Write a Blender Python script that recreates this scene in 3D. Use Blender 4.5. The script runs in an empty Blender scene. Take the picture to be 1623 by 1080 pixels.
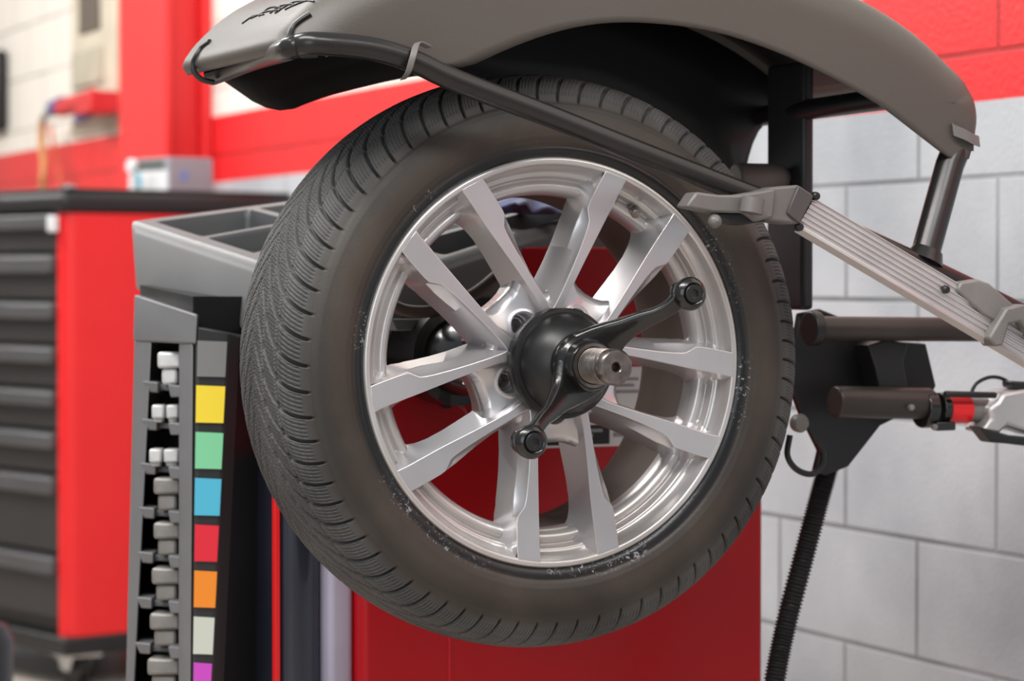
import bpy, math, random
import numpy as np
from mathutils import Vector, Matrix
random.seed(7); rng = np.random.default_rng(7)
S = bpy.context.scene
COL = S.collection
PI = math.pi
# ------------------------------------------------------------------ camera
F = 4200.0                                   # focal length in pixels of the 1623 px wide frame
AL = math.radians(23.8); PT = math.atan(104/F)
W = Vector((0, 0, 1.0))                      # centre of the wheel's outer flange plane; +X is the spindle, wall is at +Y
fw = Vector((-math.cos(AL)*math.cos(PT), math.sin(AL)*math.cos(PT), -math.sin(PT)))
rt = fw.cross(Vector((0, 0, 1))).normalized(); up = rt.cross(fw).normalized()
D0 = 3.205
CAM = W - (fw*D0 + rt*(70.5/F*D0) - up*(35.5/F*D0))
cam = bpy.data.cameras.new('camera'); co = bpy.data.objects.new('camera', cam); COL.objects.link(co)
co.matrix_world = Matrix(((rt.x, up.x, -fw.x, CAM.x), (rt.y, up.y, -fw.y, CAM.y), (rt.z, up.z, -fw.z, CAM.z), (0, 0, 0, 1)))
cam.sensor_width = 36; cam.lens = F*36/1623; cam.clip_start = .05
cam.dof.use_dof = True; cam.dof.focus_distance = 3.12; cam.dof.aperture_fstop = 5.0
S.camera = co
S.view_settings.view_transform = 'Standard'; S.view_settings.look = 'None'
S.view_settings.gamma = 1; S.view_settings.use_curve_mapping = False
S.view_settings.exposure = 0.0
# ------------------------------------------------------------------ light
w = bpy.data.worlds.new('world'); S.world = w; w.use_nodes = True
bg = w.node_tree.nodes['Background']; bg.inputs[0].default_value = (.86, .93, 1, 1); bg.inputs[1].default_value = .40
def area(name, loc, target, size, power, col=(1, 1, 1), sy=None):
    l = bpy.data.lights.new(name, 'AREA'); l.energy = power; l.color = col; l.shape = 'RECTANGLE'
    l.size = size; l.size_y = sy or size
    o = bpy.data.objects.new(name, l); COL.objects.link(o); o.location = loc
    o.rotation_euler = (Vector(target)-Vector(loc)).to_track_quat('-Z', 'Y').to_euler(); return o
area('unseen_overhead_light', (.6, -1.6, 3.4), (-.3, 0, 1), 3.0, 105, (1, .98, .95), .5)
area('unseen_overhead_light', (-3.2, -.9, 3.6), (-3.0, .6, 1), 3.2, 90, (1, .96, .92), .6)
area('unseen_overhead_light', (-5.8, -1.6, 3.3), (-5.6, 1.1, 1.4), 3.4, 112, (1, .97, .93), .6)  # extra light added to brighten the far left wall
area('unseen_overhead_light', (2.2, .1, 3.2), (.2, .9, .8), 1.6, 34, (1, .98, .96), .5)
area('front_left_fill', (3.4, -3.4, 1.9), (-.2, 0, 1.0), 2.4, 40, (.93, .97, 1), 2.4)  # added soft fill from the front left; no doorway is seen
# ------------------------------------------------------------------ helpers
def UX(px, py, X):
    d = fw + rt*((px-811.5)/F) + up*((540-py)/F); return CAM + d*((X-CAM.x)/d.x)
def UY(px, py, Y):
    d = fw + rt*((px-811.5)/F) + up*((540-py)/F); return CAM + d*((Y-CAM.y)/d.y)
def UD(px, py, D):
    return CAM + (fw + rt*((px-811.5)/F) + up*((540-py)/F))*D
def lin(c):
    return tuple(((x/255)/12.92 if x/255 <= .04045 else ((x/255+.055)/1.055)**2.4) for x in c)+(1,)
def mat(name, c, rough=.5, metal=0., c2=None, ns=8., amt=.5, bump=0., bs=60., coat=0., spec=.5, rvar=0.):
    m = bpy.data.materials.new(name); m.use_nodes = True; nt = m.node_tree; b = nt.nodes['Principled BSDF']
    b.inputs['Base Color'].default_value = lin(c); b.inputs['Roughness'].default_value = rough
    b.inputs['Metallic'].default_value = metal; b.inputs['Coat Weight'].default_value = coat
    b.inputs['Specular IOR Level'].default_value = spec
    tc = nt.nodes.new('ShaderNodeTexCoord')
    if c2 is None: c2 = tuple(max(0, x*.9) for x in c)
    n = nt.nodes.new('ShaderNodeTexNoise'); n.inputs['Scale'].default_value = ns; n.inputs['Detail'].default_value = 6
    nt.links.new(tc.outputs['Object'], n.inputs['Vector'])
    r = nt.nodes.new('ShaderNodeValToRGB'); r.color_ramp.elements[0].color = lin(c); r.color_ramp.elements[1].color = lin(c2)
    r.color_ramp.elements[0].position = .5-amt*.35; r.color_ramp.elements[1].position = .5+amt*.5
    nt.links.new(n.outputs['Fac'], r.inputs['Fac']); nt.links.new(r.outputs['Color'], b.inputs['Base Color'])
    if rvar:
        mr = nt.nodes.new('ShaderNodeMapRange'); mr.inputs['To Min'].default_value = rough-rvar; mr.inputs['To Max'].default_value = rough+rvar
        nt.links.new(n.outputs['Fac'], mr.inputs['Value']); nt.links.new(mr.outputs['Result'], b.inputs['Roughness'])
    if bump:
        n2 = nt.nodes.new('ShaderNodeTexNoise'); n2.inputs['Scale'].default_value = bs; n2.inputs['Detail'].default_value = 4
        nt.links.new(tc.outputs['Object'], n2.inputs['Vector'])
        bp = nt.nodes.new('ShaderNodeBump'); bp.inputs['Strength'].default_value = bump; bp.inputs['Distance'].default_value = .002
        nt.links.new(n2.outputs['Fac'], bp.inputs['Height']); nt.links.new(bp.outputs['Normal'], b.inputs['Normal'])
    return m
def mk(name, vf, m, parent=None, smooth=True, bevel=0., seg=2, angle=35, org=None):
    """one or several (verts, faces) in world space -> ONE mesh object"""
    if isinstance(vf, tuple): vf = [vf]
    V = []; Fc = []
    for v, f in vf:
        b = len(V); V += [Vector(p) for p in v]; Fc += [tuple(i+b for i in q) for q in f]
    if parent is not None:
        o0 = wloc(parent)
    else:
        o0 = Vector(org) if org is not None else Vector((sum(p.x for p in V)/len(V), sum(p.y for p in V)/len(V), min(p.z for p in V)))
    me = bpy.data.meshes.new(name); me.from_pydata([p-o0 for p in V], [], Fc); me.update()
    import bmesh
    bm = bmesh.new(); bm.from_mesh(me); bmesh.ops.recalc_face_normals(bm, faces=bm.faces); bm.to_mesh(me); bm.free()
    o = bpy.data.objects.new(name, me); COL.objects.link(o)
    if parent is not None: o.parent = parent; 
    else: o.location = o0
    if m: me.materials.append(m)
    if smooth:
        for p in me.polygons: p.use_smooth = True
        es = [e for e in me.edges]
        mark_sharp(me, angle)
    if bevel:
        bv = o.modifiers.new('bevel', 'BEVEL'); bv.width = bevel; bv.segments = seg; bv.limit_method = 'ANGLE'; bv.angle_limit = math.radians(30)
        bv.harden_normals = False
    return o
def mark_sharp(me, angle):
    import bmesh
    bm = bmesh.new(); bm.from_mesh(me); a = math.radians(angle)
    for e in bm.edges:
        if len(e.link_faces) == 2 and e.calc_face_angle(0) > a: e.smooth = False
    bm.to_mesh(me); bm.free()
def wloc(o):
    p = Vector(o.location); q = o.parent
    while q is not None: p = p+q.location; q = q.parent
    return p
def thing(name, label, cat, loc, group=None):
    o = bpy.data.objects.new(name, None); COL.objects.link(o); o.location = loc; o.empty_display_size = .1
    o['label'] = label; o['category'] = cat
    if group: o['group'] = group
    return o
def tag(o, label, cat, group=None):
    o['label'] = label; o['category'] = cat
    if group: o['group'] = group
    return o
def struct(o): o['kind'] = 'structure'; return o
def box(c, s, R=None):
    c = Vector(c); v = []
    for x in (-.5, .5):
        for y in (-.5, .5):
            for z in (-.5, .5):
                p = Vector((x*s[0], y*s[1], z*s[2])); v.append(c+(R @ p if R else p))
    return v, [(0, 1, 3, 2), (4, 6, 7, 5), (0, 4, 5, 1), (2, 3, 7, 6), (0, 2, 6, 4), (1, 5, 7, 3)]
def bb(x0, x1, y0, y1, z0, z1): return box(((x0+x1)/2, (y0+y1)/2, (z0+z1)/2), (abs(x1-x0), abs(y1-y0), abs(z1-z0)))
def prism(poly, ext):
    n = len(poly); e = Vector(ext); v = [Vector(p) for p in poly]+[Vector(p)+e for p in poly]
    return v, [tuple(range(n)), tuple(range(2*n-1, n-1, -1))]+[(i, (i+1) % n, (i+1) % n+n, i+n) for i in range(n)]
def hexa(a, b):                                        # loft two closed rings
    n = len(a); return list(a)+list(b), [tuple(range(n)), tuple(range(2*n-1, n-1, -1))]+[(i, (i+1) % n, (i+1) % n+n, i+n) for i in range(n)]
def loft(rings, cap=True, closed=True):
    v = [p for r in rings for p in r]; n = len(rings[0]); f = []
    for k in range(len(rings)-1):
        for i in range(n if closed else n-1): f.append((k*n+i, k*n+(i+1) % n, (k+1)*n+(i+1) % n, (k+1)*n+i))
    if cap: f.append(tuple(range(n))); f.append(tuple(range(len(v)-1, len(v)-n-1, -1)))
    return v, f
def smooth_path(P, k=8):
    P = [Vector(p) for p in P]; out = []
    Q = [P[0]*2-P[1]]+P+[P[-1]*2-P[-2]]
    for i in range(1, len(Q)-2):
        for j in range(k):
            t = j/k; a, b, c, d = Q[i-1:i+3]
            out.append(.5*((2*b)+(c-a)*t+(2*a-5*b+4*c-d)*t*t+(3*b-a-3*c+d)*t**3))
    out.append(P[-1]); return out
def tube(P, r, seg=16, sm=0, cap=True):
    P = [Vector(p) for p in P]
    if sm: P = smooth_path(P, sm)
    rings = []; t0 = (P[1]-P[0]).normalized(); nrm = t0.orthogonal().normalized()
    for i, p in enumerate(P):
        t = (P[min(i+1, len(P)-1)]-P[max(i-1, 0)]).normalized()
        nrm = (nrm-t*nrm.dot(t)).normalized(); bn = t.cross(nrm)
        rr = r(i/(len(P)-1)) if callable(r) else r
        rings.append([p+(nrm*math.cos(a)+bn*math.sin(a))*rr for a in [2*PI*k/seg for k in range(seg)]])
    return loft(rings, cap)
def lathe(prof, c=W, seg=64, axis='X', close=False):
    c = Vector(c); v = []; f = []; n = len(prof)
    for k in range(seg):
        a = 2*PI*k/seg; ca, sa = math.cos(a), math.sin(a)
        for x, r in prof:
            if axis == 'X': v.append(c+Vector((x, r*ca, r*sa)))
            elif axis == 'Y': v.append(c+Vector((r*ca, x, r*sa)))
            else: v.append(c+Vector((r*ca, r*sa, x)))
    for k in range(seg):
        k2 = (k+1) % seg
        for i in range(n if close else n-1):
            j = (i+1) % n; f.append((k*n+i, k*n+j, k2*n+j, k2*n+i))
    if not close:
        for i in (0, n-1):
            if prof[i][1] > 1e-6: f.append(tuple(k*n+i for k in range(seg)))
    return v, f
def fastmesh(name, co_, quads, m, parent):
    o0 = np.array(wloc(parent)); me = bpy.data.meshes.new(name); co_ = (co_-o0).astype(np.float32)
    me.vertices.add(len(co_)); me.vertices.foreach_set('co', co_.ravel())
    me.loops.add(quads.size); me.loops.foreach_set('vertex_index', quads.ravel().astype(np.int32))
    me.polygons.add(len(quads)); me.polygons.foreach_set('loop_start', np.arange(0, quads.size, 4, dtype=np.int32))
    me.polygons.foreach_set('loop_total', np.full(len(quads), 4, dtype=np.int32))
    me.update(calc_edges=True); me.polygons.foreach_set('use_smooth', np.ones(len(quads), dtype=bool)); me.validate()
    o = bpy.data.objects.new(name, me); COL.objects.link(o); o.parent = parent; me.materials.append(m); return o
def gridquads(nu, nv, wrapu=False, wrapv=False):
    iu = np.arange(nu if wrapu else nu-1); iv = np.arange(nv if wrapv else nv-1)
    A, B = np.meshgrid(iu, iv, indexing='ij'); A2 = (A+1) % nu; B2 = (B+1) % nv
    return np.stack([A*nv+B, A*nv+B2, A2*nv+B2, A2*nv+B], -1).reshape(-1, 4)
# ------------------------------------------------------------------ materials
M = {}
M['hood'] = mat('hood_plastic', (80, 74, 69), .46, 0, (75, 69, 64), 3, bump=.12, bs=400)
M['black'] = mat('black_steel', (26, 26, 27), .42, 0, (20, 20, 21), 12, bump=.05)
M['tube'] = mat('grey_painted_tube', (48, 46, 46), .26, .35, (40, 38, 37), 5, bump=.05, rvar=.08)
M['gloss'] = mat('black_gloss_casting', (17, 17, 18), .24, 0, (25, 24, 24), 20, bump=.1, bs=220, coat=.3)
M['cup'] = mat('black_rubber_cup', (20, 20, 21), .38, 0, (28, 28, 28), 30, bump=.08)
M['steel'] = mat('worn_bare_steel', (150, 144, 140), .3, .95, (96, 84, 76), 90, .8, bump=.1, bs=200)
M['silver'] = mat('silver_wheel_paint', (206, 204, 206), .3, .72, (190, 186, 188), 6, coat=.35, rvar=.04)
M['barrel'] = mat('brake_dusted_barrel', (216, 214, 214), .3, .6, (176, 168, 162), 7, .8, coat=.3, rvar=.06)
M['barrelin'] = mat('brown_brake_dust', (120, 108, 100), .6, .3, (80, 69, 61), 9, .8, bump=.1)
M['red'] = mat('machine_red', (178, 0, 16), .36, 0, (162, 0, 12), 3, spec=.35)
M['redcab'] = mat('cabinet_red', (232, 34, 36), .4, 0, (224, 28, 32), 3)
M['redcol'] = mat('column_red', (232, 44, 46), .5, 0, (222, 38, 42), 2)
M['grey'] = mat('rack_grey_plastic', (112, 112, 114), .5, 0, (104, 104, 106), 8, bump=.12, bs=500)
M['greyd'] = mat('rack_dark_plastic', (44, 44, 46), .42, 0, (38, 38, 40), 8, bump=.08, bs=400)
M['tray'] = mat('tray_grey_plastic', (122, 121, 121), .42, 0, (114, 112, 112), 6, bump=.12, bs=400)
M['alu'] = mat('fluted_aluminium', (205, 202, 202), .42, .7, (192, 188, 188), 20, rvar=.05)
M['cast'] = mat('grey_cast_clamp', (132, 129, 127), .5, .25, (112, 108, 104), 14, bump=.2, bs=200)
M['caps'] = mat('grey_plastic_cap', (112, 108, 106), .45, .1, (102, 98, 96), 14, bump=.1)
M['drawer'] = mat('drawer_grey', (86, 86, 88), .4, .2, (78, 78, 80), 4)
M['drawerd'] = mat('drawer_dark', (52, 50, 50), .45, .1, (46, 44, 44), 4)
M['chrome'] = mat('chrome', (205, 208, 210), .18, .9)
M['lead'] = mat('weight_grey', (146, 142, 138), .45, .3, (118, 114, 110), 30)
M['leadw'] = mat('weight_pale', (215, 215, 214), .4, .2, (190, 190, 190), 30)
M['white'] = mat('white_label', (226, 226, 228), .5)
M['ink'] = mat('label_ink', (22, 22, 24), .5)
M['greyink'] = mat('label_grey_ink', (150, 150, 154), .5)
def flat(n, c, r=.4): return mat(n, c, r, 0, c)
# ------------------------------------------------------------------ setting
YW = 1.10
def wall_material():
    m = bpy.data.materials.new('painted_block_wall'); m.use_nodes = True; nt = m.node_tree; N = nt.nodes; L = nt.links
    b = N['Principled BSDF']; b.inputs['Roughness'].default_value = .45
    g = N.new('ShaderNodeNewGeometry'); sp = N.new('ShaderNodeSeparateXYZ'); L.new(g.outputs['Position'], sp.inputs[0])
    cb = N.new('ShaderNodeCombineXYZ')
    ax = N.new('ShaderNodeMath'); ax.operation = 'ADD'; ax.inputs[1].default_value = WX; L.new(sp.outputs['X'], ax.inputs[0])
    az = N.new('ShaderNodeMath'); az.operation = 'ADD'; az.inputs[1].default_value = WZ; L.new(sp.outputs['Z'], az.inputs[0])
    L.new(ax.outputs[0], cb.inputs[0]); L.new(az.outputs[0], cb.inputs[1])
    br = N.new('ShaderNodeTexBrick'); L.new(cb.outputs[0], br.inputs['Vector'])
    br.inputs['Scale'].default_value = 1; br.inputs['Brick Width'].default_value = .47; br.inputs['Row Height'].default_value = .203
    br.inputs['Mortar Size'].default_value = .0055; br.inputs['Mortar Smooth'].default_value = .5; br.inputs['Bias'].default_value = 0
    br.offset = .5
    n = N.new('ShaderNodeTexNoise'); n.inputs['Scale'].default_value = 2.6; n.inputs['Detail'].default_value = 7; L.new(g.outputs['Position'], n.inputs['Vector'])
    gr = N.new('ShaderNodeValToRGB'); gr.color_ramp.elements[0].color = lin((160, 166, 172)); gr.color_ramp.elements[0].position = .35
    gr.color_ramp.elements[1].color = lin((186, 191, 196)); gr.color_ramp.elements[1].position = .6
    L.new(n.outputs['Fac'], gr.inputs['Fac'])
    def step(z):
        s = N.new('ShaderNodeMath'); s.operation = 'GREATER_THAN'; s.inputs[1].default_value = z; L.new(sp.outputs['Z'], s.inputs[0]); return s.outputs[0]
    def mix(f, a, c):
        x = N.new('ShaderNodeMix'); x.data_type = 'RGBA'; L.new(f, x.inputs[0])
        for sck, val in ((x.inputs[6], a), (x.inputs[7], c)):
            if hasattr(val, 'is_output'): L.new(val, sck)
            else: sck.default_value = val
        return x.outputs[2]
    c1 = mix(step(ZR0), gr.outputs['Color'], lin((226, 36, 40)))
    c2 = mix(step(ZR1), c1, lin((238, 232, 222)))
    mt = N.new('ShaderNodeMix'); mt.data_type = 'RGBA'; mt.blend_type = 'MULTIPLY'
    mr = N.new('ShaderNodeMath'); mr.operation = 'MULTIPLY'; L.new(br.outputs['Fac'], mr.inputs[0])
    n3 = N.new('ShaderNodeTexNoise'); n3.inputs['Scale'].default_value = 3.1; L.new(g.outputs['Position'], n3.inputs['Vector'])
    L.new(n3.outputs['Fac'], mr.inputs[1]); L.new(mr.outputs[0], mt.inputs[0]); L.new(c2, mt.inputs[6]); mt.inputs[7].default_value = lin((92, 92, 92))
    L.new(mt.outputs[2], b.inputs['Base Color'])
    n2 = N.new('ShaderNodeTexNoise'); n2.inputs['Scale'].default_value = 90; n2.inputs['Detail'].default_value = 5; L.new(g.outputs['Position'], n2.inputs['Vector'])
    h = N.new('ShaderNodeMath'); h.operation = 'MULTIPLY_ADD'; h.inputs[1].default_value = -3.0; L.new(br.outputs['Fac'], h.inputs[0]); L.new(n2.outputs['Fac'], h.inputs[2])
    bp = N.new('ShaderNodeBump'); bp.inputs['Strength'].default_value = .5; bp.inputs['Distance'].default_value = .0025
    L.new(h.outputs[0], bp.inputs['Height']); L.new(bp.outputs['Normal'], b.inputs['Normal'])
    return m
zl = UY(1456, 287, YW).z; xl = UY(1456, 250, YW).x
WZ = -zl+.203*8; WX = -xl + .47*12 + .235
ZR0 = UY(1456, 171, YW).z; ZR1 = UY(488, 158, YW).z
M['wall'] = wall_material()
struct(mk('wall_back', bb(-9, 7, YW, YW+.2, 0, 3.6), M['wall'], smooth=False))
fl = mat('floor_concrete', (196, 184, 172), .35, 0, (176, 164, 154), 3, bump=.1)
struct(mk('floor', bb(-9, 6, -6, YW, -.1, 0), fl, smooth=False))
cw = mat('far_wall_cream', (214, 206, 196), .6)
struct(mk('wall_left', bb(-9.2, -9, -6, YW, 0, 3.6), cw, smooth=False))
# steel column against the wall
x0 = UY(189, 150, YW-.15).x; x1 = UY(262, 150, YW-.15).x
tag(mk('steel_column', [bb(x0, x1, YW-.15, YW-.13, 0, 3.6), bb(x0, x1, YW-.028, YW-.002, 0, 3.6),
    bb(x0+.06, x1-.06, YW-.13, YW-.028, 0, 3.6)], M['redcol'], smooth=False, bevel=.004),
    'tall red painted steel column standing against the cream and red wall', 'column')
# ------------------------------------------------------------------ wheel: tyre
wheel = thing('car_wheel', 'car wheel with silver ten-spoke alloy rim and worn black winter tyre, clamped on the balancer', 'wheel', W)
def tyre_material():
    m = bpy.data.materials.new('tyre_rubber'); m.use_nodes = True; nt = m.node_tree; N = nt.nodes; L = nt.links; b = N['Principled BSDF']
    tc = N.new('ShaderNodeTexCoord'); sp = N.new('ShaderNodeSeparateXYZ'); L.new(tc.outputs['Object'], sp.inputs[0])
    cb = N.new('ShaderNodeCombineXYZ'); L.new(sp.outputs['Y'], cb.inputs[1]); L.new(sp.outputs['Z'], cb.inputs[2])
    ln = N.new('ShaderNodeVectorMath'); ln.operation = 'LENGTH'; L.new(cb.outputs[0], ln.inputs[0])
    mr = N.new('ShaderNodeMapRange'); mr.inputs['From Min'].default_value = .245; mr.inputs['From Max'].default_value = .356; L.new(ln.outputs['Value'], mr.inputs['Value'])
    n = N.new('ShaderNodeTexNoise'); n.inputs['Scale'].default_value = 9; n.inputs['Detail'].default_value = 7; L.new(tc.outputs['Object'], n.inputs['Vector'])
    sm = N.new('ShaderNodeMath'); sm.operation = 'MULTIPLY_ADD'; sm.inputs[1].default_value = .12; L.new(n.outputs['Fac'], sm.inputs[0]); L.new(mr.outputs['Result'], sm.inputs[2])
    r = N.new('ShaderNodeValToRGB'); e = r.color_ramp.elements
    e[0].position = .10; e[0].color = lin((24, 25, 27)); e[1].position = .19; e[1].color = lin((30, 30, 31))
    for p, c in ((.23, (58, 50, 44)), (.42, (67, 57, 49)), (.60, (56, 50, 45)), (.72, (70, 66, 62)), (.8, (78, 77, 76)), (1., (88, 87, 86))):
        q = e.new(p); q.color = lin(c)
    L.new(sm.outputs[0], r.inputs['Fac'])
    n2 = N.new('ShaderNodeTexNoise'); n2.inputs['Scale'].default_value = 4; n2.inputs['Detail'].default_value = 8; n2.inputs['Distortion'].default_value = 1.2; L.new(tc.outputs['Object'], n2.inputs['Vector'])
    r2 = N.new('ShaderNodeValToRGB'); r2.color_ramp.elements[0].position = .35; r2.color_ramp.elements[0].color = (.52, .52, .52, 1)
    r2.color_ramp.elements[1].position = .62; r2.color_ramp.elements[1].color = (1, 1, 1, 1); L.new(n2.outputs['Fac'], r2.inputs['Fac'])
    mx = N.new('ShaderNodeMix'); mx.data_type = 'RGBA'; mx.blend_type = 'MULTIPLY'; mx.inputs[0].default_value = 1
    L.new(r.outputs['Color'], mx.inputs[6]); L.new(r2.outputs['Color'], mx.inputs[7]); L.new(mx.outputs[2], b.inputs['Base Color'])
    n4 = N.new('ShaderNodeTexNoise'); n4.inputs['Scale'].default_value = 130; n4.inputs['Detail'].default_value = 5; n4.inputs['Distortion'].default_value = 2; L.new(tc.outputs['Object'], n4.inputs['Vector'])
    n5 = N.new('ShaderNodeTexNoise'); n5.inputs['Scale'].default_value = 7; L.new(tc.outputs['Object'], n5.inputs['Vector'])
    m1 = N.new('ShaderNodeMapRange'); m1.inputs['From Min'].default_value = .60; m1.inputs['From Max'].default_value = .66; L.new(n4.outputs['Fac'], m1.inputs['Value'])
    m2 = N.new('ShaderNodeMapRange'); m2.inputs['From Min'].default_value = .52; m2.inputs['From Max'].default_value = .60; L.new(n5.outputs['Fac'], m2.inputs['Value'])
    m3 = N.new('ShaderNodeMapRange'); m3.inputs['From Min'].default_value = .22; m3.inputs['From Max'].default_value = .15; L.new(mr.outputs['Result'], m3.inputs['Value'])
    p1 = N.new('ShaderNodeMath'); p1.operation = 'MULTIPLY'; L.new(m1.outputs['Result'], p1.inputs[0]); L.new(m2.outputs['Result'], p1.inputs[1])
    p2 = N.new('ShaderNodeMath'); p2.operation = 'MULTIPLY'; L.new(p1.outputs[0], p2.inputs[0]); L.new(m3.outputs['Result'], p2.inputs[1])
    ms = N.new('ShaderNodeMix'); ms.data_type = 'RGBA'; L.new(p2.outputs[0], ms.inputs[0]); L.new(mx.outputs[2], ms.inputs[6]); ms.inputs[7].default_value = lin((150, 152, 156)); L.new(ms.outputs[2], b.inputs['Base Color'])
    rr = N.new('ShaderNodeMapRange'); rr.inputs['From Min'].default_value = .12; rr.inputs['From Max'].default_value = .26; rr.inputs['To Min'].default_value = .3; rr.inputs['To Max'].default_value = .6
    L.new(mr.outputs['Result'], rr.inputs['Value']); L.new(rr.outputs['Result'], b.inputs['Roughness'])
    n3 = N.new('ShaderNodeTexNoise'); n3.inputs['Scale'].default_value = 260; L.new(tc.outputs['Object'], n3.inputs['Vector'])
    bp = N.new('ShaderNodeBump'); bp.inputs['Strength'].default_value = .25; bp.inputs['Distance'].default_value = .001; L.new(n3.outputs['Fac'], bp.inputs['Height']); L.new(bp.outputs['Normal'], b.inputs['Normal'])
    return m
def make_tyre():
    half = [(-.012, .236), (-.006, .2445), (-.0015, .2495), (.0015, .2535), (.003, .259), (.0022, .2625), (.0048, .267), (.0075, .277), (.0075, .290), (.004, .304), (-.0005, .3125), (-.0035, .3155), (-.0080, .325), (-.0150, .3375), (-.026, .3460), (-.048, .3510), (-.074, .3535), (-.0975, .354)]
    full = half+[(-.195-x, r) for x, r in half[-2::-1]]
    P = np.array([(p.x, p.y) for p in smooth_path([(x, r, 0) for x, r in full], 12)])
    d = np.r_[0, np.cumsum(np.hypot(*np.diff(P, axis=0).T))]
    k0 = 12*11; k1 = len(P)-1-k0                                     # indices where the tread blocks start
    s0, s1 = d[k0], d[k1]
    s = np.r_[np.linspace(0, s0, 46, endpoint=False), np.linspace(s0, s1, 210), np.linspace(s1, d[-1], 46)[1:]]
    x = np.interp(s, d, P[:, 0]); r = np.interp(s, d, P[:, 1])
    tx = np.gradient(x, s); tr = np.gradient(r, s); l = np.hypot(tx, tr); nx, nr = tr/l, -tx/l      # inward/outward normal
    if nr[len(nr)//2] < 0: nx, nr = -nx, -nr
    NT = 2880; th = np.linspace(0, 2*PI, NT, endpoint=False)
    q = np.clip((s-s0)/(s1-s0)*2-1, -1.0001, 1.0001); inside = (s >= s0) & (s <= s1)
    T, Q = np.meshgrid(th, q, indexing='ij'); U = np.abs(Q); NP = 74
    # lug pitch varies a little, like on a real tyre
    A = T*NP/(2*PI)+.25*np.sin(3*T)+.12*np.sin(7*T)
    off = np.where(Q > 0, .5, 0)
    sw = 3.1*np.clip(1-U, 0, 1)**1.75
    ph = A+sw+off
    f = ph-np.floor(ph)
    fd = np.abs(f-.5)*2                                            # 1 at groove centre
    def sst(v, a, b): t = np.clip((v-a)/(b-a), 0, 1); return t*t*(3-2*t)
    wg = np.interp(U, [0, .3, .6, .85, 1], [.32, .32, .27, .17, .14])
    H = np.zeros_like(T)
    g1 = sst(fd, 1-wg, 1-wg*.45)*np.interp(U, [0, .12, .3, .95, 1], [0, .9, 1, 1, .6])
    c1 = .60+.05*(f-.5); c2 = .30+.10*(f-.5)
    g2 = 1-sst(np.abs(U-c1), .010, .026)
    g3 = 1-sst(np.abs(U-c2), .014, .034)
    g4 = 1-sst(np.abs(U-(.06+.05*(f-.5))), .006, .016)
    G = np.maximum.reduce([g1, g2*.95, g3, g4*.9])
    H -= .0066*G
    tri = lambda v: np.abs((v-np.floor(v))-.5)*2
    # sipes: parallel to the lugs on the shoulder, herringbone further in
    s1p = tri(ph*6+.35*tri(U*46)); blk = sst(U, .63, .66)*(1-sst(U, .88, .92))
    H -= .0015*sst(s1p, .5, .95)*blk*(1-G)
    s2p = tri(A*7+U*26+.3*tri(U*70)); blk2 = (1-sst(U, .56, .6))
    H -= .0016*sst(s2p, .4, .95)*blk2*(1-G)
    H *= (sst(1-U, 0, .05)*.75+.25)
    H[:, ~inside] = 0
    # sidewall: raised rings and faint radial ribbing near the shoulder
    R0 = np.broadcast_to(r, T.shape); side = (~inside)[None, :]
    H += np.where(side, .0004*np.exp(-((R0-.3065)/.0008)**2)+.0005*np.exp(-((R0-.2735)/.0012)**2), 0)
    X = x[None]+H*nx[None]; R = r[None]+H*nr[None]
    co_ = np.stack([X+W.x, R*np.cos(T)+W.y, R*np.sin(T)+W.z], -1).reshape(-1, 3)
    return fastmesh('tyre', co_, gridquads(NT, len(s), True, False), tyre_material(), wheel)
make_tyre()
# ------------------------------------------------------------------ wheel: rim
prof = [(-.008, .2492), (-.002, .2488), (.0012, .2468), (.0018, .2435), (.0005, .2405), (-.004, .2385), (-.011, .2358), (-.017, .2325), (-.0195, .2300), (-.0205, .2272), (-.0235, .2255), (-.0300, .2245), (-.0320, .2222), (-.0290, .2185), (-.0275, .2150), (-.0290, .2110), (-.0340, .2070), (-.042, .2045), (-.056, .2040)]
prof_s = [(p.x, p.y) for p in smooth_path([(a, b, 0) for a, b in prof], 4)]
outer = [(-.056, .2080), (-.036, .226), (-.012, .240)]
rim = mk('rim', lathe(prof_s+outer, seg=180, close=True), M['barrel'], wheel, angle=80)
bar = [(-.056, .2040), (-.08, .2035), (-.10, .203), (-.125, .203), (-.17, .207), (-.195, .215), (-.212, .222), (-.222, .234), (-.226, .238), (-.223, .240), (-.215, .230), (-.17, .215), (-.125, .208), (-.056, .2080)]
mk('barrel', lathe(bar, seg=180, close=True), M['barrelin'], rim, angle=60)
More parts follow.
